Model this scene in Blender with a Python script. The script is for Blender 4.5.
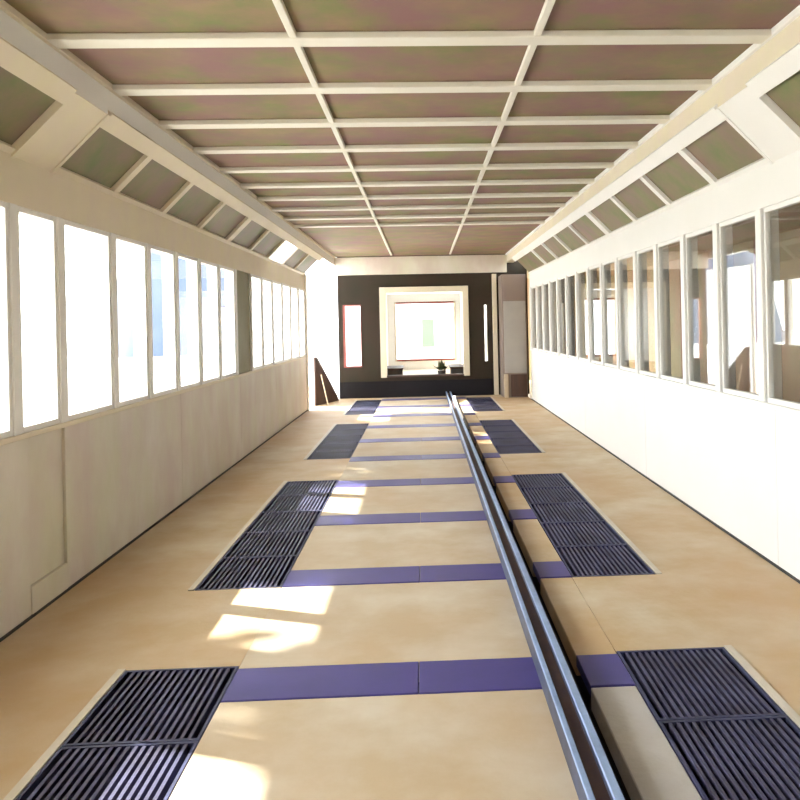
import bpy, bmesh, math, random
from mathutils import Matrix, Vector
random.seed(7)
scene = bpy.context.scene
for o in list(bpy.data.objects):
    bpy.data.objects.remove(o)

# ------------------------------------------------------------------ camera
ROLL, YAW = math.radians(-1.25), math.radians(2.4246)
PPX, PPY, FPX, EYE = 456.12, 323.44, 800.0, 1.6
cam = bpy.data.cameras.new('camera')
cam.sensor_width = 36.0
cam.lens = 36.0 * FPX / 800.0
cam.shift_x = (400.0 - PPX) / 800.0
cam.shift_y = (PPY - 400.0) / 800.0
cam.clip_start, cam.clip_end = 0.05, 500.0
camo = bpy.data.objects.new('camera', cam)
scene.collection.objects.link(camo)
lr = Vector((math.cos(YAW), -math.sin(YAW), 0)); fw = Vector((math.sin(YAW), math.cos(YAW), 0)); up = Vector((0, 0, 1))
cr = lr * math.cos(ROLL) + up * math.sin(ROLL)
cu = -lr * math.sin(ROLL) + up * math.cos(ROLL)
m = Matrix.Identity(4)
for i in range(3):
    m[i][0], m[i][1], m[i][2] = cr[i], cu[i], -fw[i]
m.translation = Vector((0, 0, EYE))
camo.matrix_world = m
scene.camera = camo

# ------------------------------------------------------------------ sky, sun, exposure
SUN_DIR = Vector((1.0, -0.40, -0.98)).normalized()      # the way the light travels
world = bpy.data.worlds.new('sky'); scene.world = world
world.use_nodes = True
nt = world.node_tree; nt.nodes.clear()
wo = nt.nodes.new('ShaderNodeOutputWorld'); bg = nt.nodes.new('ShaderNodeBackground')
sky = nt.nodes.new('ShaderNodeTexSky'); sky.sky_type = 'NISHITA'; sky.sun_disc = False
sky.sun_elevation = math.asin(-SUN_DIR.z)
sky.sun_rotation = math.atan2(-SUN_DIR.x, -SUN_DIR.y)
sky.air_density = 1.0; sky.dust_density = 3.0; sky.ozone_density = 1.0
hz = nt.nodes.new('ShaderNodeMix'); hz.data_type = 'RGBA'
hz.inputs['Factor'].default_value = 0.55
hz.inputs[7].default_value = (13.0, 13.2, 13.6, 1)          # thin bright cloud over the whole sky
nt.links.new(sky.outputs[0], hz.inputs[6])
nt.links.new(hz.outputs[2], bg.inputs['Color'])
bg.inputs['Strength'].default_value = 1.0
nt.links.new(bg.outputs[0], wo.inputs[0])
sl = bpy.data.lights.new('sun', 'SUN'); sl.energy = 22.0; sl.angle = math.radians(0.8); sl.color = (1.0, 0.95, 0.86)
so = bpy.data.objects.new('sun', sl); scene.collection.objects.link(so)
so.location = (-20, 12, 20)
so.rotation_euler = SUN_DIR.to_track_quat('-Z', 'Y').to_euler()
vs = scene.view_settings
scene.display_settings.display_device = 'sRGB'
vs.view_transform = 'Standard'; vs.look = 'None'; vs.gamma = 1.0; vs.use_curve_mapping = False
vs.exposure = 0.4

# ------------------------------------------------------------------ materials
def mat(name, col, rough=0.6, metal=0.0, var=None, scale=3.0, amount=0.5, bump=0.0, bscale=40.0, stretch=(1, 1, 1), spec=0.5,
        var2=None, scale2=1.0, amount2=0.5):
    M = bpy.data.materials.new(name); M.use_nodes = True
    n = M.node_tree; L = n.links
    b = n.nodes['Principled BSDF']
    b.inputs['Roughness'].default_value = rough; b.inputs['Metallic'].default_value = metal
    b.inputs['Specular IOR Level'].default_value = spec
    b.inputs['Base Color'].default_value = (*col, 1)
    geo = n.nodes.new('ShaderNodeNewGeometry')
    mp = n.nodes.new('ShaderNodeMapping'); mp.inputs['Scale'].default_value = stretch
    L.new(geo.outputs['Position'], mp.inputs['Vector'])
    last = None
    def blend(src, v, sc, am, det):
        t = n.nodes.new('ShaderNodeTexNoise'); t.inputs['Scale'].default_value = sc; t.inputs['Detail'].default_value = det
        t.inputs['Roughness'].default_value = 0.6
        L.new(mp.outputs[0], t.inputs['Vector'])
        r = n.nodes.new('ShaderNodeMapRange'); r.inputs[1].default_value = 0.38; r.inputs[2].default_value = 0.66
        r.inputs[4].default_value = am; L.new(t.outputs['Fac'], r.inputs[0])
        x = n.nodes.new('ShaderNodeMix'); x.data_type = 'RGBA'
        L.new(r.outputs[0], x.inputs['Factor'])
        if src is None: x.inputs[6].default_value = (*col, 1)
        else: L.new(src, x.inputs[6])
        x.inputs[7].default_value = (*v, 1)
        return x.outputs[2]
    if var: last = blend(last, var, scale, amount, 6)
    if var2: last = blend(last, var2, scale2, amount2, 4)
    if last: L.new(last, b.inputs['Base Color'])
    if bump:
        t = n.nodes.new('ShaderNodeTexNoise'); t.inputs['Scale'].default_value = bscale; t.inputs['Detail'].default_value = 4
        L.new(mp.outputs[0], t.inputs['Vector'])
        bp = n.nodes.new('ShaderNodeBump'); bp.inputs['Strength'].default_value = bump; bp.inputs['Distance'].default_value = 0.01
        L.new(t.outputs['Fac'], bp.inputs['Height']); L.new(bp.outputs[0], b.inputs['Normal'])
    return M

M = {}
M['cream'] = mat('cream_paint', (0.76, 0.68, 0.51), 0.5, var=(0.68, 0.63, 0.42), scale=1.6, amount=0.6, var2=(0.72, 0.61, 0.53), scale2=4, amount2=0.5)
M['cream_wall'] = mat('cream_wall_paint', (0.72, 0.67, 0.59), 0.5, var=(0.60, 0.59, 0.40), scale=1.3, amount=0.8, var2=(0.60, 0.48, 0.43), scale2=2.2, amount2=0.7, stretch=(1, 1, 0.5))
M['olive'] = mat('olive_board', (0.26, 0.25, 0.15), 0.6, var=(0.20, 0.20, 0.10), scale=2, amount=0.8)
M['white'] = mat('white_paint', (0.86, 0.85, 0.82), 0.45, var=(0.80, 0.80, 0.76), scale=1.5, amount=0.4)
M['batten'] = mat('batten_paint', (0.80, 0.77, 0.68), 0.5, var=(0.72, 0.66, 0.55), scale=3, amount=0.5)
M['ceil'] = mat('ceiling_board', (0.27, 0.185, 0.10), 0.7, var=(0.17, 0.19, 0.06), scale=3.0, amount=1.0, var2=(0.24, 0.115, 0.12), scale2=2.2, amount2=0.9)
M['soffit'] = mat('soffit_board', (0.24, 0.20, 0.11), 0.5, var=(0.16, 0.20, 0.07), scale=4, amount=1.0, var2=(0.25, 0.15, 0.14), scale2=2.6, amount2=0.8)
M['floor'] = mat('concrete_tan', (0.52, 0.39, 0.22), 0.6, var=(0.65, 0.57, 0.43), scale=1.9, amount=0.9, var2=(0.50, 0.31, 0.15), scale2=0.7, amount2=0.7, bump=0.15, bscale=30)
M['slab'] = mat('concrete_slab', (0.52, 0.42, 0.28), 0.6, var=(0.64, 0.58, 0.47), scale=2.0, amount=0.9, var2=(0.52, 0.36, 0.20), scale2=0.9, amount2=0.5, bump=0.15, bscale=30)
M['cement'] = mat('grey_cement', (0.46, 0.43, 0.38), 0.7, var=(0.60, 0.57, 0.52), scale=5, amount=0.9, var2=(0.34, 0.33, 0.35), scale2=2.5, amount2=0.5, bump=0.4, bscale=18)
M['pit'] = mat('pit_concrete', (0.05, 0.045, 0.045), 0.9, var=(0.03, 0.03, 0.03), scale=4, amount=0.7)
M['edge'] = mat('edge_strip', (0.62, 0.56, 0.46), 0.5, var=(0.5, 0.45, 0.36), scale=6, amount=0.6)
M['blue'] = mat('violet_blue_paint', (0.058, 0.047, 0.235), 0.45, var=(0.045, 0.04, 0.19), scale=5, amount=0.7)
M['grate'] = mat('grate_steel', (0.085, 0.085, 0.16), 0.55, 0.15, var=(0.035, 0.03, 0.05), scale=4, amount=0.8, spec=0.3)
M['grate_frame'] = mat('grate_frame_steel', (0.06, 0.065, 0.14), 0.55, 0.15, var=(0.03, 0.03, 0.05), scale=6, amount=0.7, spec=0.3)
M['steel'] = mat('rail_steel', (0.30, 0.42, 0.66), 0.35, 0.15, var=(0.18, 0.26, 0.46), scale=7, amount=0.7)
M['rust'] = mat('rail_rust', (0.10, 0.06, 0.05), 0.7, 0.1, var=(0.06, 0.045, 0.06), scale=8, amount=0.7)
M['seal'] = mat('dark_joint', (0.05, 0.045, 0.04), 0.8, var=(0.03, 0.03, 0.03), scale=9, amount=0.5)
M['darkwall'] = mat('dark_brown_panel', (0.040, 0.025, 0.016), 0.6, var=(0.026, 0.026, 0.014), scale=2, amount=0.7, spec=0.25)
M['darkbase'] = mat('dark_plinth', (0.014, 0.012, 0.015), 0.7, var=(0.01, 0.01, 0.012), scale=3, amount=0.6, spec=0.2)
M['red'] = mat('red_brown_frame', (0.30, 0.07, 0.05), 0.5, var=(0.22, 0.05, 0.04), scale=5, amount=0.5)
M['brown'] = mat('brown_wood', (0.09, 0.045, 0.03), 0.6, var=(0.055, 0.03, 0.025), scale=4, amount=0.7, stretch=(4, 4, 0.6))
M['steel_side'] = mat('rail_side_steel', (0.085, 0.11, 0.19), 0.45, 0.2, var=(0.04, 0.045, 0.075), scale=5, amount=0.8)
M['palewood'] = mat('pale_wood', (0.60, 0.50, 0.36), 0.6, var=(0.5, 0.4, 0.28), scale=4, amount=0.6, stretch=(4, 4, 0.6))
M['greybrown'] = mat('grey_brown_laminate', (0.26, 0.20, 0.16), 0.5, var=(0.22, 0.17, 0.16), scale=2, amount=0.6)
M['grey'] = mat('grey_laminate', (0.42, 0.40, 0.36), 0.5, var=(0.36, 0.34, 0.33), scale=2.5, amount=0.6)
M['gallery'] = mat('gallery_boards', (0.50, 0.33, 0.22), 0.6, var=(0.38, 0.38, 0.20), scale=0.9, amount=0.9, stretch=(1, 1, 0.4))
M['gallery2'] = mat('gallery_boards_red', (0.34, 0.13, 0.09), 0.6, var=(0.28, 0.15, 0.12), scale=1.2, amount=0.8)
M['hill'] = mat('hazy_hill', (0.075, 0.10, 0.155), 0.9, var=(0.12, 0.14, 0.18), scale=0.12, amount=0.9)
M['bark'] = mat('bark', (0.12, 0.09, 0.065), 0.8, var=(0.08, 0.06, 0.045), scale=8, amount=0.7)
M['ground'] = mat('pale_paving', (0.55, 0.54, 0.50), 0.8, var=(0.48, 0.47, 0.44), scale=0.4, amount=0.6)
M['farwhite'] = mat('white_render', (0.80, 0.80, 0.78), 0.7, var=(0.74, 0.74, 0.72), scale=0.5, amount=0.5)
M['palegreen'] = mat('pale_green_paint', (0.075, 0.105, 0.06), 0.5, var=(0.065, 0.09, 0.045), scale=2, amount=0.5)
M['leaf'] = mat('leaf_green', (0.06, 0.10, 0.04), 0.6, var=(0.10, 0.13, 0.05), scale=6, amount=0.8)
M['pot'] = mat('dark_pot', (0.08, 0.07, 0.065), 0.5, var=(0.05, 0.045, 0.04), scale=5, amount=0.5)
def glass(name, tint=(0.97, 0.985, 0.98)):
    G = bpy.data.materials.new(name); G.use_nodes = True
    n = G.node_tree; n.nodes.clear()
    out = n.nodes.new('ShaderNodeOutputMaterial'); mx = n.nodes.new('ShaderNodeMixShader')
    tr = n.nodes.new('ShaderNodeBsdfTransparent'); gl = n.nodes.new('ShaderNodeBsdfGlossy'); fr = n.nodes.new('ShaderNodeFresnel')
    gm = n.nodes.new('ShaderNodeNewGeometry'); ir = n.nodes.new('ShaderNodeMapRange')     # both faces of the thin pane reflect alike
    ir.inputs[3].default_value = 1.52; ir.inputs[4].default_value = 1 / 1.52
    n.links.new(gm.outputs['Backfacing'], ir.inputs[0]); n.links.new(ir.outputs[0], fr.inputs['IOR']); gl.inputs['Roughness'].default_value = 0.012
    tr.inputs['Color'].default_value = (*tint, 1)
    n.links.new(fr.outputs[0], mx.inputs[0]); n.links.new(tr.outputs[0], mx.inputs[1]); n.links.new(gl.outputs[0], mx.inputs[2])
    n.links.new(mx.outputs[0], out.inputs[0])
    return G
M['glass'] = glass('window_glass')

# ------------------------------------------------------------------ helpers
COL = scene.collection
_cache = {}
def link(name, me, parent=None, loc=(0, 0, 0)):
    o = bpy.data.objects.new(name, me); COL.objects.link(o)
    if parent is not None:
        o.parent = parent
        loc = Vector(loc) - ORG[parent]
    ORG[o] = Vector(loc) + (ORG[parent] if parent is not None else Vector())
    o.location = loc
    return o
ORG = {}
def tag(o, label=None, cat=None, group=None, kind=None):
    if label: o['label'] = label
    if cat: o['category'] = cat
    if group: o['group'] = group
    if kind: o['kind'] = kind
    return o
def root(name, loc, label, cat=None, group=None, kind=None):
    return tag(link(name, None, None, loc), label, cat, group, kind)
def box_mesh(dx, dy, dz, material, bev=0.0):
    key = (round(dx, 4), round(dy, 4), round(dz, 4), material, round(bev, 4))
    if key in _cache: return _cache[key]
    me = bpy.data.meshes.new(material)
    bm = bmesh.new(); bmesh.ops.create_cube(bm, size=1.0)
    bmesh.ops.scale(bm, vec=(dx, dy, dz), verts=bm.verts)
    if bev > 0:
        bmesh.ops.bevel(bm, geom=bm.edges[:], offset=min(bev, 0.45 * min(dx, dy, dz)), segments=1, affect='EDGES')
    bm.to_mesh(me); bm.free(); me.materials.append(M[material]); _cache[key] = me
    return me
def box(name, x, y, z, material, parent=None, bev=0.0):
    """x, y, z are (low, high) in world metres"""
    return link(name, box_mesh(x[1] - x[0], y[1] - y[0], z[1] - z[0], material, bev), parent,
                ((x[0] + x[1]) / 2, (y[0] + y[1]) / 2, (z[0] + z[1]) / 2))
def boxes_mesh(name, lst, material):
    """one mesh out of several boxes that belong to one piece; coordinates local"""
    me = bpy.data.meshes.new(name); bm = bmesh.new()
    for (x, y, z) in lst:
        r = bmesh.ops.create_cube(bm, size=1.0)
        bmesh.ops.scale(bm, vec=(x[1] - x[0], y[1] - y[0], z[1] - z[0]), verts=r['verts'])
        bmesh.ops.translate(bm, vec=((x[0] + x[1]) / 2, (y[0] + y[1]) / 2, (z[0] + z[1]) / 2), verts=r['verts'])
    bm.to_mesh(me); bm.free(); me.materials.append(M[material])
    return me
def prism(name, pts, y, material, parent=None):
    """cross-section polygon pts (x, z) swept along y"""
    cx = sum(p[0] for p in pts) / len(pts); cz = sum(p[1] for p in pts) / len(pts); cy = (y[0] + y[1]) / 2
    key = ('p', tuple((round(p[0] - cx, 4), round(p[1] - cz, 4)) for p in pts), round(y[1] - y[0], 4), material)
    if key not in _cache:
        me = bpy.data.meshes.new(material); bm = bmesh.new()
        a = [bm.verts.new((p[0] - cx, y[0] - cy, p[1] - cz)) for p in pts]
        b = [bm.verts.new((p[0] - cx, y[1] - cy, p[1] - cz)) for p in pts]
        bm.faces.new(a); bm.faces.new(b[::-1]); k = len(pts)
        for i in range(k): bm.faces.new((a[i], b[i], b[(i + 1) % k], a[(i + 1) % k]))
        bmesh.ops.recalc_face_normals(bm, faces=bm.faces[:])
        bm.to_mesh(me); bm.free(); me.materials.append(M[material]); _cache[key] = me
    return link(name, _cache[key], parent, (cx, cy, cz))

# ------------------------------------------------------------------ measures of the hall
HW = 2.23            # half width
SILL, HEAD = 1.04, 2.31
ZS = 2.59            # where the sloped soffit leaves the wall
XC, ZC0, ZCEIL = 1.894, 2.926, 3.115
Y0, YL, YR, YE = -3.9, 15.45, 16.45, 17.7   # back wall, ends of the side walls, end wall
TH = 0.12
GX0, GX1 = 0.90, 1.43                        # floor gratings
STRIPS = [3.635 + 1.5 * k for k in range(-3, 10)]   # centre lines of the blue strips
SW = 0.165
GR = [(0.43, 3.83), (4.96, 8.36), (9.70, 13.10), (14.44, 17.16)]
GP = 0.68

# ------------------------------------------------------------------ ground and neighbours outside
gnd = box('ground', (-90, 90), (-60, 120), (-0.9, -0.6), 'ground')
tag(gnd, 'pale paved ground outside the hall', kind='structure')

# ------------------------------------------------------------------ floor
fl = link('floor', boxes_mesh('floor', [
    ((GX1, HW), (Y0, YE), (-0.10, 0.0)),
    ((-2.6, -HW), (YL, YE), (-0.10, -0.005))] +
    [((s * GX0 if s > 0 else -GX1, GX1 if s > 0 else -GX0), (a, b), (-0.10, 0.0)) for s in (-1, 1)
     for a, b in [(Y0, GR[0][0])] + [(GR[i][1], GR[i + 1][0]) for i in range(3)] + [(GR[3][1], YE)]], 'floor'))
tag(fl, 'tan concrete floor of the hall with worn patches', kind='structure')
box('walkway', (-HW, -GX1), (Y0, YE), (-0.10, 0.0), 'floor', fl)
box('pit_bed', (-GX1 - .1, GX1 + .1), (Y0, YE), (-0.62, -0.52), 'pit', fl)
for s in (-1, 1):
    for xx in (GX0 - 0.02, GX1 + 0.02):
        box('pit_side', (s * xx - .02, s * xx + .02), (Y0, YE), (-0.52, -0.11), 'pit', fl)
ys = [Y0] + [v for c in STRIPS for v in (c - SW, c + SW)] + [YE]
for i in range(0, len(ys), 2):
    a, b = ys[i], ys[i + 1]
    if b - a < 0.05: continue
    box('floor_slab', (-GX0, 0.592), (a + .003, b - .003), (-0.10, 0.0), 'slab', fl, 0.003)  # slot left open past this edge stands in for the rail's shadow
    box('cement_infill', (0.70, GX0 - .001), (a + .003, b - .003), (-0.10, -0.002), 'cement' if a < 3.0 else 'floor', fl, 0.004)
for a, b in GR:
    for s in (-1, 1):
        x = s * (GX1 + 0.018)
        box('edge_strip', (x - .018, x + .018), (a - .002, b + .002), (-0.01, 0.008), 'edge', fl)

# blue cover plates across the hall
ORD = ['first', 'second', 'third', 'fourth', 'fifth', 'sixth', 'seventh', 'eighth', 'ninth', 'tenth', 'eleventh', 'twelfth', 'thirteenth']
for k, c in enumerate(reversed(STRIPS)):
    for x0, x1, half in ((-GX0, -0.052, 'short half'), (-0.048, 0.592, 'rail-crossed half'), (0.70, GX0, 'stub past rail')):  # plates cut at the same slot that imitates the rail's shadow
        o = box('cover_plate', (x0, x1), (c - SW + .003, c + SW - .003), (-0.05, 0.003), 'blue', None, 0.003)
        tag(o, 'violet blue plate, %s in the %s floor strip from the dark end wall' % (half, ORD[k]), 'cover plate', 'blue cover plates across the floor')
# ------------------------------------------------------------------ gratings
def grate(x0, y0, fine, label, group):
    L_, W_ = GP - .006, GX1 - GX0 - .006
    t = root('floor_grate', (x0 + .003 + W_ / 2, y0 + .003 + L_ / 2, -0.09), label, 'grate', group)
    X0, Y0_ = x0 + .003, y0 + .003
    zt = 0.0
    for nm, xx, yy in (('side_bar', (X0, X0 + .012), (Y0_, Y0_ + L_)), ('side_bar', (X0 + W_ - .012, X0 + W_), (Y0_, Y0_ + L_)),
                       ('end_bar', (X0 + .012, X0 + W_ - .012), (Y0_, Y0_ + .016)), ('end_bar', (X0 + .012, X0 + W_ - .012), (Y0_ + L_ - .016, Y0_ + L_))):
        box(nm, xx, yy, (-0.09, zt + .002), 'grate_frame', t)
    n = 15; pitch = (W_ - .024) / (n + 1)
    spans = [(X0 + .012 + pitch * (k + 1) - .007, X0 + .012 + pitch * (k + 1) + .007) for k in range(n)]
    if fine:
        for a, b in spans: box('bar', (a, b), (Y0_ + .016, Y0_ + L_ - .016), (-0.05, zt), 'grate', t)
    else:
        key = ('bars', round(x0, 3))
        if key not in _cache:
            _cache[key] = boxes_mesh('bars', [((a - X0, b - X0), (.016, L_ - .016), (-.05, 0)) for a, b in spans], 'grate')
        link('bars', _cache[key], t, (X0, Y0_, zt))
    return t
for gi, (a, b) in enumerate(GR):
    n = int(round((b - a) / GP))
    for sd in (-1, 1):
        for k in range(n):
            grate(GX0 if sd > 0 else -GX1, b - GP * (k + 1), gi < 2,
                  'steel bar floor grate, %s from the end wall in the %s run, %s wall side' % (ORD[k], ORD[3 - gi], 'cream' if sd < 0 else 'white'),
                  'floor grates in runs along the hall')

# ------------------------------------------------------------------ guide rail
RX = 0.541
rl = root('guide_rail', (RX, 7.0, 0.004), 'bluish steel guide rail channel running the length of the floor', 'rail')
box('channel_bed', (RX - .030, RX + .028), (Y0 + .05, YE - .02), (0.004, 0.07), 'rust', rl)
for sd, w in ((-1, .011), (1, .016)):
    c = RX + sd * .043
    box('flange', (c - w, c + w), (Y0 + .05, YE - .02), (0.004, 0.092), 'steel_side', rl)
    box('rail_head', (c - w - .001, c + w + .001), (Y0 + .05, YE - .02), (0.092, 0.102), 'steel', rl, 0.003)

# ------------------------------------------------------------------ side walls, posts and windows
MUL = {-1: [-3.55, -2.75, -1.95, -1.15, -0.35, 0.45, 1.25, 2.05, 2.85, 3.65, 4.46, 5.03, 5.88, 6.63, 7.38, 8.14, 8.92, 9.69, 10.55, 11.28, 12.06, 12.90, 13.70, 14.56, 15.34],
       1: [-3.55, -2.72, -1.90, -1.10, -0.32, 0.46, 1.25, 2.05, 2.83, 3.61, 4.42, 5.17, 5.95, 6.72, 7.52, 8.26, 9.06, 9.85, 10.64, 11.46, 12.28, 13.1, 13.9, 14.7, 15.5, 16.34]}
wn = 0
DY = {-1: 0.03, 1: 0.02}
for s, nm, wm, yend in ((-1, 'wall_left', 'cream_wall', YL), (1, 'wall_right', 'white', YR)):
    def sx(a, b): return (a, b) if s > 0 else (-b, -a)
    w = root(nm, (s * (HW + TH / 2), (Y0 + yend) / 2, 0), 'cream panelled side wall under the bright window row' if s < 0 else 'white panelled side wall under the dark window row', kind='structure')
    band = 'cream' if s < 0 else 'white'
    box('wall_core', sx(HW + .02, HW + TH), (Y0, yend), (-0.1, SILL - .03), wm, w)
    js = [Y0, -2.6, -0.2, 2.2, 4.60, 5.06, 7.45, 9.85, 12.25, 14.6, yend] if s < 0 else [Y0, -1.0, 2.0, 5.0, 8.0, 11.0, 14.0, yend]
    for a, b in zip(js[:-1], js[1:]):
        if s < 0 and abs(a - 4.60) < .01:          # recessed narrow panel beneath the pier
            box('wall_panel', sx(HW + .018, HW + .03), (a + .003, b - .003), (0.17, SILL - .03), wm, w)
            box('ledge', sx(HW - .004, HW + .03), (a + .003, b - .003), (0.0, 0.17), wm, w, .004)
            continue
        box('wall_panel', sx(HW, HW + .03), (a + .003, b - .003), (0.006, SILL - .03), wm, w, 0.003)
    box('floor_joint', sx(HW - .012, HW + .02), (Y0, yend), (0.0, 0.014), 'seal', w)
    box('sill', sx(HW - .015, HW + TH), (Y0, yend), (SILL - .03, SILL), 'white' if s > 0 else 'cream', w, 0.004)
    box('head_band', sx(HW, HW + TH), (Y0, yend), (HEAD, ZS + .06), band, w)
    for yy in MUL[s]:
        wd = 0.042
        yy += DY[s]
        box('mullion', sx(HW - .006, HW + TH), (yy - wd, yy + wd), (SILL, HEAD), 'white', w, 0.004)
    for a, b in zip(MUL[s][:-1], MUL[s][1:]):
        if s < 0 and abs(a - 9.69) < .01:           # one bay is boarded up
            box('boarded_bay', sx(HW + .02, HW + .05), (a + .042 + DY[s], b - .042 + DY[s]), (SILL, HEAD), 'olive', w)
            continue
        wn += 1
        a2, b2 = a + .042 + DY[s], b - .042 + DY[s]
        wi = root('window_%d' % wn, (s * (HW + .075), (a2 + b2) / 2, SILL), 'tall window in the bright row above the cream wall' if s < 0 else 'tall window in the dark row above the white wall', kind='structure')
        f = .034; xs = sx(HW + (.012 if s > 0 else .004), HW + .05); fm = 'white'
        box('frame_side', xs, (a2 + (.012 if s > 0 else .0), a2 + f), (SILL, HEAD), fm, wi, .003)
        box('frame_side', xs, (b2 - f, b2 - (.012 if s > 0 else .0)), (SILL, HEAD), fm, wi, .003)
        box('frame_rail', xs, (a2 + f, b2 - f), (SILL, SILL + f), fm, wi, .003)
        box('frame_rail', xs, (a2 + f, b2 - f), (HEAD - f, HEAD), fm, wi, .003)
        box('pane', sx(HW + .030, HW + .036), (a2 + f, b2 - f), (SILL + f, HEAD - f), 'glass', wi)
    if s < 0:
        box('end_post', sx(HW - .03, HW + TH), (yend - .06, yend + .04), (0, ZS), 'white', w, .005)
    else:
        box('end_post', sx(HW - .01, HW + TH), (yend - .05, yend + .03), (0, ZS), 'cream', w, .005)

# ------------------------------------------------------------------ sloped soffits and cornices
RIBS = [(-0.9, -0.42), (4.48, 4.98)]
DIV = [5.92, 7.0, 8.13, 9.32, 10.5, 11.7, 12.9, 14.1, 15.3]
def sl_pt(s, t, n): # t horizontal run up the slope, n depth into the room (negative = behind)
    return (s * (HW - t - n * .7071), ZS + t - n * .7071)
def slope(name, s, t, n, y, material, parent):
    return prism(name, [sl_pt(s, t[0], n[0]), sl_pt(s, t[1], n[0]), sl_pt(s, t[1], n[1]), sl_pt(s, t[0], n[1])], y, material, parent)
tn = 0
for s, lab in ((-1, 'above the bright window row'), (1, 'above the dark window row')):
    paint = 'cream' if s < 0 else 'white'
    tn += 1
    t = root('trim_%d' % tn, (s * 2.1, 7.0, ZS), 'sloping soffit of dark panels in painted frames ' + lab, kind='structure')
    yend = YL if s < 0 else YR
    edges = [Y0, -2.9, -1.9, RIBS[0][0], RIBS[0][1], 0.6, 1.6, 2.55, 3.5, RIBS[1][0], RIBS[1][1]] + DIV[:-1] + [yend]
    bays = [(a, b) for a, b in zip(edges[:-1], edges[1:])]
    for a, b in bays:
        if (a, b) in RIBS:
            slope('rib', s, (-.02, .336), (-.03, .012), (a, b), paint, t)
            for yy in (a, b - .035):
                slope('rib_edge', s, (-.02, .336), (.012, .02), (yy, yy + .035), paint, t)
            continue
        op = s < 0 and abs(a - 11.7) < .05
        if not op:
            slope('soffit_panel', s, (.0, .29), (-.04, -.025), (a, b), 'soffit', t)
    for d in edges[1:-1]:
        if any(abs(d - r) < .01 for rb in RIBS for r in rb): continue
        wd = .045 if abs(d - 9.32) > .01 else .09
        slope('soffit_bar', s, (.0, .29), (-.025, .006), (d - wd, d + wd), paint, t)
    spans = [(Y0, RIBS[0][0]), (RIBS[0][1], RIBS[1][0]), (RIBS[1][1], yend)]
    for a, b in spans:
        slope('lower_rail', s, (-.03, .022), (-.03, .008), (a, b), paint, t)
        slope('upper_rail', s, (.272, .35), (-.03, .02), (a, b), paint, t)
    tn += 1
    c = root('trim_%d' % tn, (s * XC, 7.0, ZC0), 'painted cornice beam along the ceiling edge ' + lab, kind='structure')
    x = (XC, XC + .16) if s > 0 else (-XC - .16, -XC)
    box('cornice_beam', x, (Y0, YE), (ZC0, ZCEIL + .03), 'cream' if s > 0 else 'white', c)
    x = (XC - .025, XC + .01) if s > 0 else (-XC - .01, -XC + .025)
    box('cornice_bead', x, (Y0, YE), (ZCEIL - .035, ZCEIL + .005), 'white' if s > 0 else 'cream', c, .005)

# ------------------------------------------------------------------ ceiling
ce = box('ceiling', (-XC - .2, XC + .2), (Y0, YE + .1), (ZCEIL + .045, ZCEIL + .12), 'seal')
tag(ce, 'panelled ceiling of brown olive boards with pale battens', kind='structure')
CB = [4.2 + .866 * k for k in range(-9, 10)]
xb = [-XC, -XC / 3, XC / 3, XC]
cb = [Y0] + CB + [YE]
for a, b in zip(cb[:-1], cb[1:]):
    if b - a < .05: continue
    for i in range(3):
        box('ceiling_board', (xb[i] + .004, xb[i + 1] - .004), (a + .004, b - .004), (ZCEIL, ZCEIL + .045), 'ceil', ce)
for y in CB:
    box('cross_batten', (-XC + .02, XC - .02), (y - .065, y + .065), (ZCEIL - .035, ZCEIL), 'batten', ce, .004)
for i in (1, 2):
    box('long_batten', (xb[i] - .02, xb[i] + .02), (Y0, YE - .5), (ZCEIL - .03, ZCEIL - .0005), 'batten', ce, .004)

# roof over the hall and an unseen overhang added to limit the sun patches
rf = box('roof', (-XC - .25, HW + .15), (Y0 - .2, YE + .2), (ZCEIL + .14, ZCEIL + .24), 'seal')
tag(rf, 'flat roof slab over the hall', kind='structure')
ev = box('added_eave', (-3.25, -HW - .125), (Y0 - .2, YL + .1), (2.60, 2.67), 'white')
tag(ev, 'added white overhang limiting the sun through the bright window row', kind='structure')

# ------------------------------------------------------------------ back wall (behind the camera)
wb = box('wall_back', (-HW - TH, HW + TH), (Y0 - .12, Y0), (-0.1, ZCEIL + .1), 'cream')
tag(wb, 'plain cream wall closing the hall behind the camera', kind='structure')

# ------------------------------------------------------------------ dark end wall with opening
OX0, OX1, OZ0, OZ1 = -0.93, 1.03, 0.44, 2.43
WXL, WXR = -1.85, 1.72
NX0, NX1, NZ0, NZ1 = -1.74, -1.34, 0.68, 2.06
RX0, RX1, RZ0, RZ1 = 1.37, 1.44, 0.75, 2.0
we = root('wall_end', (0, YE, 0), 'dark brown end wall with a framed opening', kind='structure')
Yw = (YE, YE + .14)
for x, z in (((WXL, NX0), (0, 2.68)), ((NX0, NX1), (0, NZ0)), ((NX0, NX1), (NZ1, 2.68)), ((NX1, OX0), (0, 2.68)),
             ((OX0, OX1), (0, OZ0)), ((OX0, OX1), (OZ1, 2.68)), ((OX1, RX0), (0, 2.68)), ((RX0, RX1), (0, RZ0)),
             ((RX0, RX1), (RZ1, 2.68)), ((RX1, HW + TH), (0, 2.68))):
    box('wall_panel', x, Yw, z, 'darkwall', we)
box('plinth', (WXL, OX1 + .5), (YE - .03, YE), (0, 0.36), 'darkbase', we, .004)
box('header_board', (-XC, XC), (YE - .08, YE), (2.71, 3.10), 'cream_wall', we, .006)
box('header_wall', (WXL, HW + TH), (YE, YE + .14), (2.68, 3.3), 'darkwall', we)
fr = .13
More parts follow.
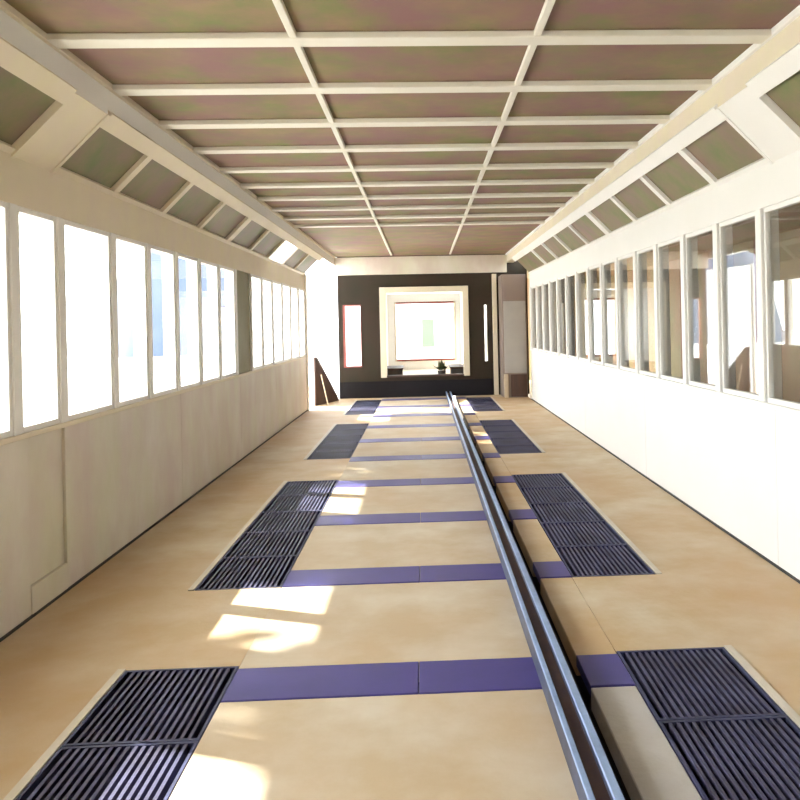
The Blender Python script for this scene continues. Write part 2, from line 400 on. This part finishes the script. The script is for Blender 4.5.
for nm, x, z in (('opening_frame', (OX0, OX0 + fr), (OZ0, OZ1)), ('opening_frame', (OX1 - fr, OX1), (OZ0, OZ1)),
                 ('opening_frame', (OX0 + fr, OX1 - fr), (OZ1 - fr, OZ1))):
    box(nm, x, (YE - .05, YE + .18), z, 'cream', we, .006)
box('opening_sill', (OX0 + fr, OX1 - fr), (YE - .04, YE + .18), (OZ0, OZ0 + .04), 'brown', we, .004)
wn += 1
w = root('window_%d' % wn, ((NX0 + NX1) / 2, YE, NZ0), 'narrow bright window with a red frame in the dark end wall', kind='structure')
box('frame_side', (NX0, NX0 + .05), (YE - .02, YE + .1), (NZ0, NZ1), 'red', w); box('frame_side', (NX1 - .02, NX1), (YE - .02, YE + .1), (NZ0, NZ1), 'red', w)
box('frame_rail', (NX0 + .05, NX1 - .02), (YE - .02, YE + .1), (NZ1 - .03, NZ1), 'red', w); box('frame_rail', (NX0 + .05, NX1 - .02), (YE - .02, YE + .1), (NZ0, NZ0 + .03), 'red', w)
box('pane', (NX0 + .05, NX1 - .02), (YE + .05, YE + .056), (NZ0 + .03, NZ1 - .03), 'glass', w)
wn += 1
w = root('window_%d' % wn, ((RX0 + RX1) / 2, YE, RZ0), 'slit window beside the framed opening in the end wall', kind='structure')
box('frame_side', (RX1 - .015, RX1), (YE - .01, YE + .1), (RZ0, RZ1), 'cream', w)
box('frame_side', (RX0, RX0 + .015), (YE - .01, YE + .1), (RZ0, RZ1), 'cream', w)
box('pane', (RX0 + .015, RX1 - .015), (YE + .05, YE + .056), (RZ0, RZ1), 'glass', w)
box('end_wall_post', (1.56, 1.66), (YE - .06, YE), (0, 2.68), 'cream', we, .005)

# the white-lined chamber behind the opening and its big window
YB = 21.5
def st(o, label): return tag(o, label, kind='structure')
st(box('floor_chamber', (OX0 - .1, OX1 + .1), (YE + .19, YB), (0.28, 0.38), 'floor'), 'pale floor of the chamber behind the end wall')
st(box('ceiling_chamber', (OX0 - .1, OX1 + .1), (YE + .19, YB), (OZ1 + .02, OZ1 + .12), 'white'), 'white ceiling of the chamber behind the end wall')
st(box('wall_chamber_left', (OX0 - .12, OX0), (YE + .19, YB), (0.38, OZ1 + .02), 'white'), 'white lining wall of the chamber on the open corner side')
st(box('wall_chamber_right', (OX1, OX1 + .12), (YE + .19, YB), (0.38, OZ1 + .02), 'white'), 'white lining wall of the chamber on the cabinet side')
bx0, bx1, bz0, bz1 = -.74, .90, .62, 2.2
ch = root('wall_chamber_end', (0, YB, 0.3), 'white wall around the large window of the chamber', kind='structure')
for x, z in (((OX0, bx0), (.38, OZ1)), ((bx1, OX1), (.38, OZ1)), ((bx0, bx1), (.38, bz0)), ((bx0, bx1), (bz1, OZ1))):
    box('chamber_wall', x, (YB, YB + .1), z, 'white', ch)
wn += 1
w = root('window_%d' % wn, (0, YB, bz0), 'large bright window at the back of the white chamber', kind='structure')
for nm, x, z in (('frame_side', (bx0, bx0 + .04), (bz0, bz1)), ('frame_side', (bx1 - .05, bx1), (bz0, bz1)), ('frame_rail', (bx0 + .04, bx1 - .05), (bz0, bz0 + .05)), ('frame_rail', (bx0 + .04, bx1 - .05), (bz1 - .05, bz1))):
    box(nm, x, (YB - .03, YB + .08), z, 'red' if nm == 'frame_rail' else 'palewood', w)
box('pane', (bx0 + .04, bx1 - .05), (YB + .03, YB + .036), (bz0 + .05, bz1 - .05), 'glass', w)
for x0, x1, lab in ((-.90, -.46, 'low dark bench in the white chamber beside its left lining'), (.62, 1.0, 'low dark bench in the white chamber beside the potted plant')):
    b = root('bench', ((x0 + x1) / 2, 19.0, .38), lab, 'bench')
    box('bench_top', (x0, x1), (18.4, 19.6), (.56, .60), 'brown', b, .006)
    for yy in (18.45, 19.5): box('bench_leg', (x0 + .04, x1 - .04), (yy, yy + .05), (.38, .56), 'pot', b)

# tall cabinet in the far corner of the white wall
cb_ = root('cabinet', (1.98, 17.3, 0), 'tall grey brown cabinet in the corner by the dark end wall', 'cabinet')
box('cabinet_body', (1.70, HW - .01), (16.95, YE - .01), (0.0, 2.62), 'greybrown', cb_, .006)
box('cabinet_door', (1.73, HW - .03), (16.93, 16.95), (0.52, 2.05), 'grey', cb_, .004)
box('cabinet_top_panel', (1.73, HW - .03), (16.93, 16.95), (2.08, 2.58), 'greybrown', cb_, .004)
box('cabinet_kick', (1.86, HW - .03), (16.93, 16.95), (0.02, 0.49), 'brown', cb_, .004)
box('cabinet_stile', (1.71, 1.80), (16.90, 16.95), (0.0, 0.5), 'palewood', cb_, .004)

# slim post in the open corner and boards leaning on it
ps = box('post', (-2.31, -2.25), (16.14, 16.20), (0.0, 2.7), 'white', None, .006)
tag(ps, 'slim white post standing in the open corner with boards leaning on it', 'post')
def lean(name, xb_, zt, wd, material, y, label):
    a = Vector((xb_, y, 0)); b = Vector((-2.08, y, zt)); d = b - a; L_ = d.length
    o = link(name, box_mesh(.022, wd, L_, material, .003), None, ((a + b) / 2) + Vector((.012, 0, 0.004)))
    o.rotation_euler = (0, -math.atan2(-d.x, d.z), 0)
    tag(o, label, 'board')
o = link('gusset_panel', bpy.data.meshes.new('gusset_panel'), None, (-2.17, 16.2, 0.002))
bm = bmesh.new()
pv = [(0, 0), (1.14, 0), (1.06, .10), (.10, .98), (0, .98)]
fa = [bm.verts.new((x, 0, z)) for x, z in pv]; fb = [bm.verts.new((x, .03, z)) for x, z in pv]
bm.faces.new(fa); bm.faces.new(fb[::-1])
for k in range(5): bm.faces.new((fa[k], fb[k], fb[(k + 1) % 5], fa[(k + 1) % 5]))
bmesh.ops.recalc_face_normals(bm, faces=bm.faces[:]); bm.to_mesh(o.data); bm.free(); o.data.materials.append(M['brown']); o.rotation_euler = (0, 0, math.atan2(1.1, .36))
tag(o, 'tapering brown panel standing against the slim white post in the open corner', 'panel')
lean('leaning_board', -1.95, .62, .05, 'palewood', 16.30, 'narrow pale board leaning in front of the tapering brown panel')
SH = bpy.data.materials.new('white_sheeting'); SH.use_nodes = True
n = SH.node_tree; n.nodes.clear()
so_ = n.nodes.new('ShaderNodeOutputMaterial'); sm = n.nodes.new('ShaderNodeMixShader'); sd_ = n.nodes.new('ShaderNodeBsdfDiffuse'); stl = n.nodes.new('ShaderNodeBsdfTranslucent')
sd_.inputs['Color'].default_value = (.85, .87, .87, 1); stl.inputs['Color'].default_value = (.85, .88, .90, 1); sm.inputs[0].default_value = .55
n.links.new(sd_.outputs[0], sm.inputs[1]); n.links.new(stl.outputs[0], sm.inputs[2]); n.links.new(sm.outputs[0], so_.inputs[0])
M['sheet'] = SH
pa, pb = Vector((-2.27, 16.24, 0)), Vector((-1.88, YE - .01, 0))
o = link('door_1', box_mesh((pb - pa).length, .012, 2.66, 'sheet'), None, (pa + pb) / 2 + Vector((0, 0, 1.345)))
o.rotation_euler = (0, 0, math.atan2(pb.y - pa.y, pb.x - pa.x))
tag(o, 'white translucent sheet door closing the corner by the dark end wall', kind='structure')

# ------------------------------------------------------------------ roofed gallery on the other side of the dark windows
ga = root('wall_gallery', (5.0, 7.0, 0), 'dark roofed gallery beyond the dark window row', kind='structure')
box('gallery_floor', (HW + TH, 5.2), (Y0, 22), (-0.1, 0), 'gallery', ga)
box('gallery_roof', (HW + TH, 5.3), (Y0 - .1, 22.1), (2.80, 2.9), 'gallery', ga)
box('gallery_end', (HW + TH, 5.3), (Y0 - .1, Y0), (0, 2.8), 'gallery', ga)
box('gallery_end', (HW + TH, 5.3), (22.0, 22.1), (0, 2.8), 'gallery', ga)
y = Y0; k = 0
while y < 22:
    b = min(22, y + .9)
    box('gallery_board', (5.2, 5.25 + .03 * (k % 2)), (y + .004, b - .004), (0, 2.8), ('gallery', 'gallery2', 'gallery', 'greybrown')[k % 4], ga)
    y = b; k += 1

# ------------------------------------------------------------------ white house seen through the far window
hs = root('house', (0, 44, -.6), 'white rendered house seen through the chamber window', 'building')
box('house_wall', (-9, 10), (40, 48), (-.6, 7), 'farwhite', hs)
box('house_door', (-.02, .58), (39.95, 40.0), (.45, 1.85), 'palegreen', hs)

# ------------------------------------------------------------------ plant at the opening
import random as R_
pt = root('potted_plant', (.42, 18.2, .38), 'small green plant in a dark pot on the chamber floor', 'plant')
me = bpy.data.meshes.new('pot'); bm = bmesh.new()
bmesh.ops.create_cone(bm, cap_ends=True, segments=16, radius1=.07, radius2=.10, depth=.16)
bm.to_mesh(me); bm.free(); me.materials.append(M['pot']); link('pot', me, pt, (.42, 18.2, .46))
me = bpy.data.meshes.new('foliage'); bm = bmesh.new()
for k in range(70):
    a = R_.uniform(0, 6.283); e = R_.uniform(.1, 1.4); l = R_.uniform(.10, .24); wv = .03
    d = Vector((math.cos(a) * math.cos(e), math.sin(a) * math.cos(e), math.sin(e)))
    p = Vector((R_.uniform(-.05, .05), R_.uniform(-.05, .05), R_.uniform(.07, .12)))
    sd = d.cross(Vector((0, 0, 1))).normalized() * wv
    q = [bm.verts.new(p), bm.verts.new(p + d * l * .5 + sd), bm.verts.new(p + d * l), bm.verts.new(p + d * l * .5 - sd)]
    bm.faces.new(q)
bm.to_mesh(me); bm.free(); me.materials.append(M['leaf']); link('foliage', me, pt, (.42, 18.2, .46))

# ------------------------------------------------------------------ hazy hill outside the bright windows, unseen trees added to break up the sun
def hill(name, cx, cy, rx, ry, h, label):
    me = bpy.data.meshes.new(name); bm = bmesh.new(); nu, nv = 40, 10; rows = []
    for j in range(nv + 1):
        r = j / nv; row = []
        for i in range(nu):
            a = 2 * math.pi * i / nu
            z = h * (1 - r * r) * (1 + .12 * math.sin(3 * a + 1) * r + .07 * math.sin(7 * a) * r)
            row.append(bm.verts.new((rx * r * math.cos(a), ry * r * math.sin(a), z)))
        rows.append(row)
    for j in range(nv):
        for i in range(nu):
            k = (i + 1) % nu
            bm.faces.new((rows[j][i], rows[j + 1][i], rows[j + 1][k], rows[j][k]))
    bmesh.ops.remove_doubles(bm, verts=bm.verts[:], dist=1e-4)
    bm.to_mesh(me); bm.free(); me.materials.append(M['hill'])
    for p in me.polygons: p.use_smooth = True
    tag(link(name, me, None, (cx, cy, -.65)), label, kind='structure')
hill('hill', -23.5, 80, 6.2, 14, 17, 'blue hazy hill beyond the bright window row')
def blob(bm, c, r, n, rnd):
    for k in range(n):
        while True:
            v = Vector((rnd.uniform(-1, 1), rnd.uniform(-1, 1), rnd.uniform(-1, 1)))
            if v.length <= 1: break
        p = Vector(c) + Vector((v.x * r[0], v.y * r[1], v.z * r[2]))
        a = Vector((rnd.gauss(0, 1), rnd.gauss(0, 1), rnd.gauss(0, 1))).normalized()
        b = a.orthogonal().normalized(); l = rnd.uniform(.07, .13)
        bm.faces.new([bm.verts.new(p - a * l), bm.verts.new(p + b * l * .55), bm.verts.new(p + a * l), bm.verts.new(p - b * l * .55)])
def tree(name, x, y, h, lobes, label):
    rnd = random.Random(int(y * 10))
    t = root(name, (x, y, -.6), label, 'tree', 'added trees breaking up the sun outside the bright windows')
    me = bpy.data.meshes.new('trunk'); bm = bmesh.new()
    def limb(p, q, r0, r1):
        p, q = Vector(p), Vector(q); d = q - p
        r = bmesh.ops.create_cone(bm, cap_ends=True, segments=8, radius1=r0, radius2=r1, depth=d.length)
        bmesh.ops.transform(bm, matrix=Matrix.Translation((p + q) / 2) @ d.to_track_quat('Z', 'Y').to_matrix().to_4x4(), verts=r['verts'])
    limb((0, 0, 0), (0, 0, h * .55 + .6), .16, .11)
    for c, r, n in lobes:
        limb((0, 0, h * .5 + .6), (c[0] - x, c[1] - y, c[2] + .6), .08, .03)
    bm.to_mesh(me); bm.free(); me.materials.append(M['bark']); link('trunk', me, t, (x, y, -.6))
    me = bpy.data.meshes.new('foliage'); bm = bmesh.new()
    for c, r, n in lobes: blob(bm, (c[0] - x, c[1] - y, c[2]), r, n, rnd)
    bm.to_mesh(me); bm.free(); me.materials.append(M['leaf']); link('foliage', me, t, (x, y, 0))
tree('added_shade_tree', -8.0, 7.6, 6.5, [((-8, 6.45, 7.0), (.9, .55, 1.3), 700), ((-8, 8.75, 7.0), (1.2, .85, 1.4), 1500)], 'added tree, two leafy lobes shaped to block sun outside the bright windows')
tree('added_shade_tree', -8.0, 13.6, 6.5, [((-8, 12.4, 7.0), (1.3, 1.5, 1.5), 2200), ((-8, 14.6, 7.0), (1.3, 1.7, 1.5), 2400)], 'added broad leafy tree blocking sun outside the bright windows toward the end wall')
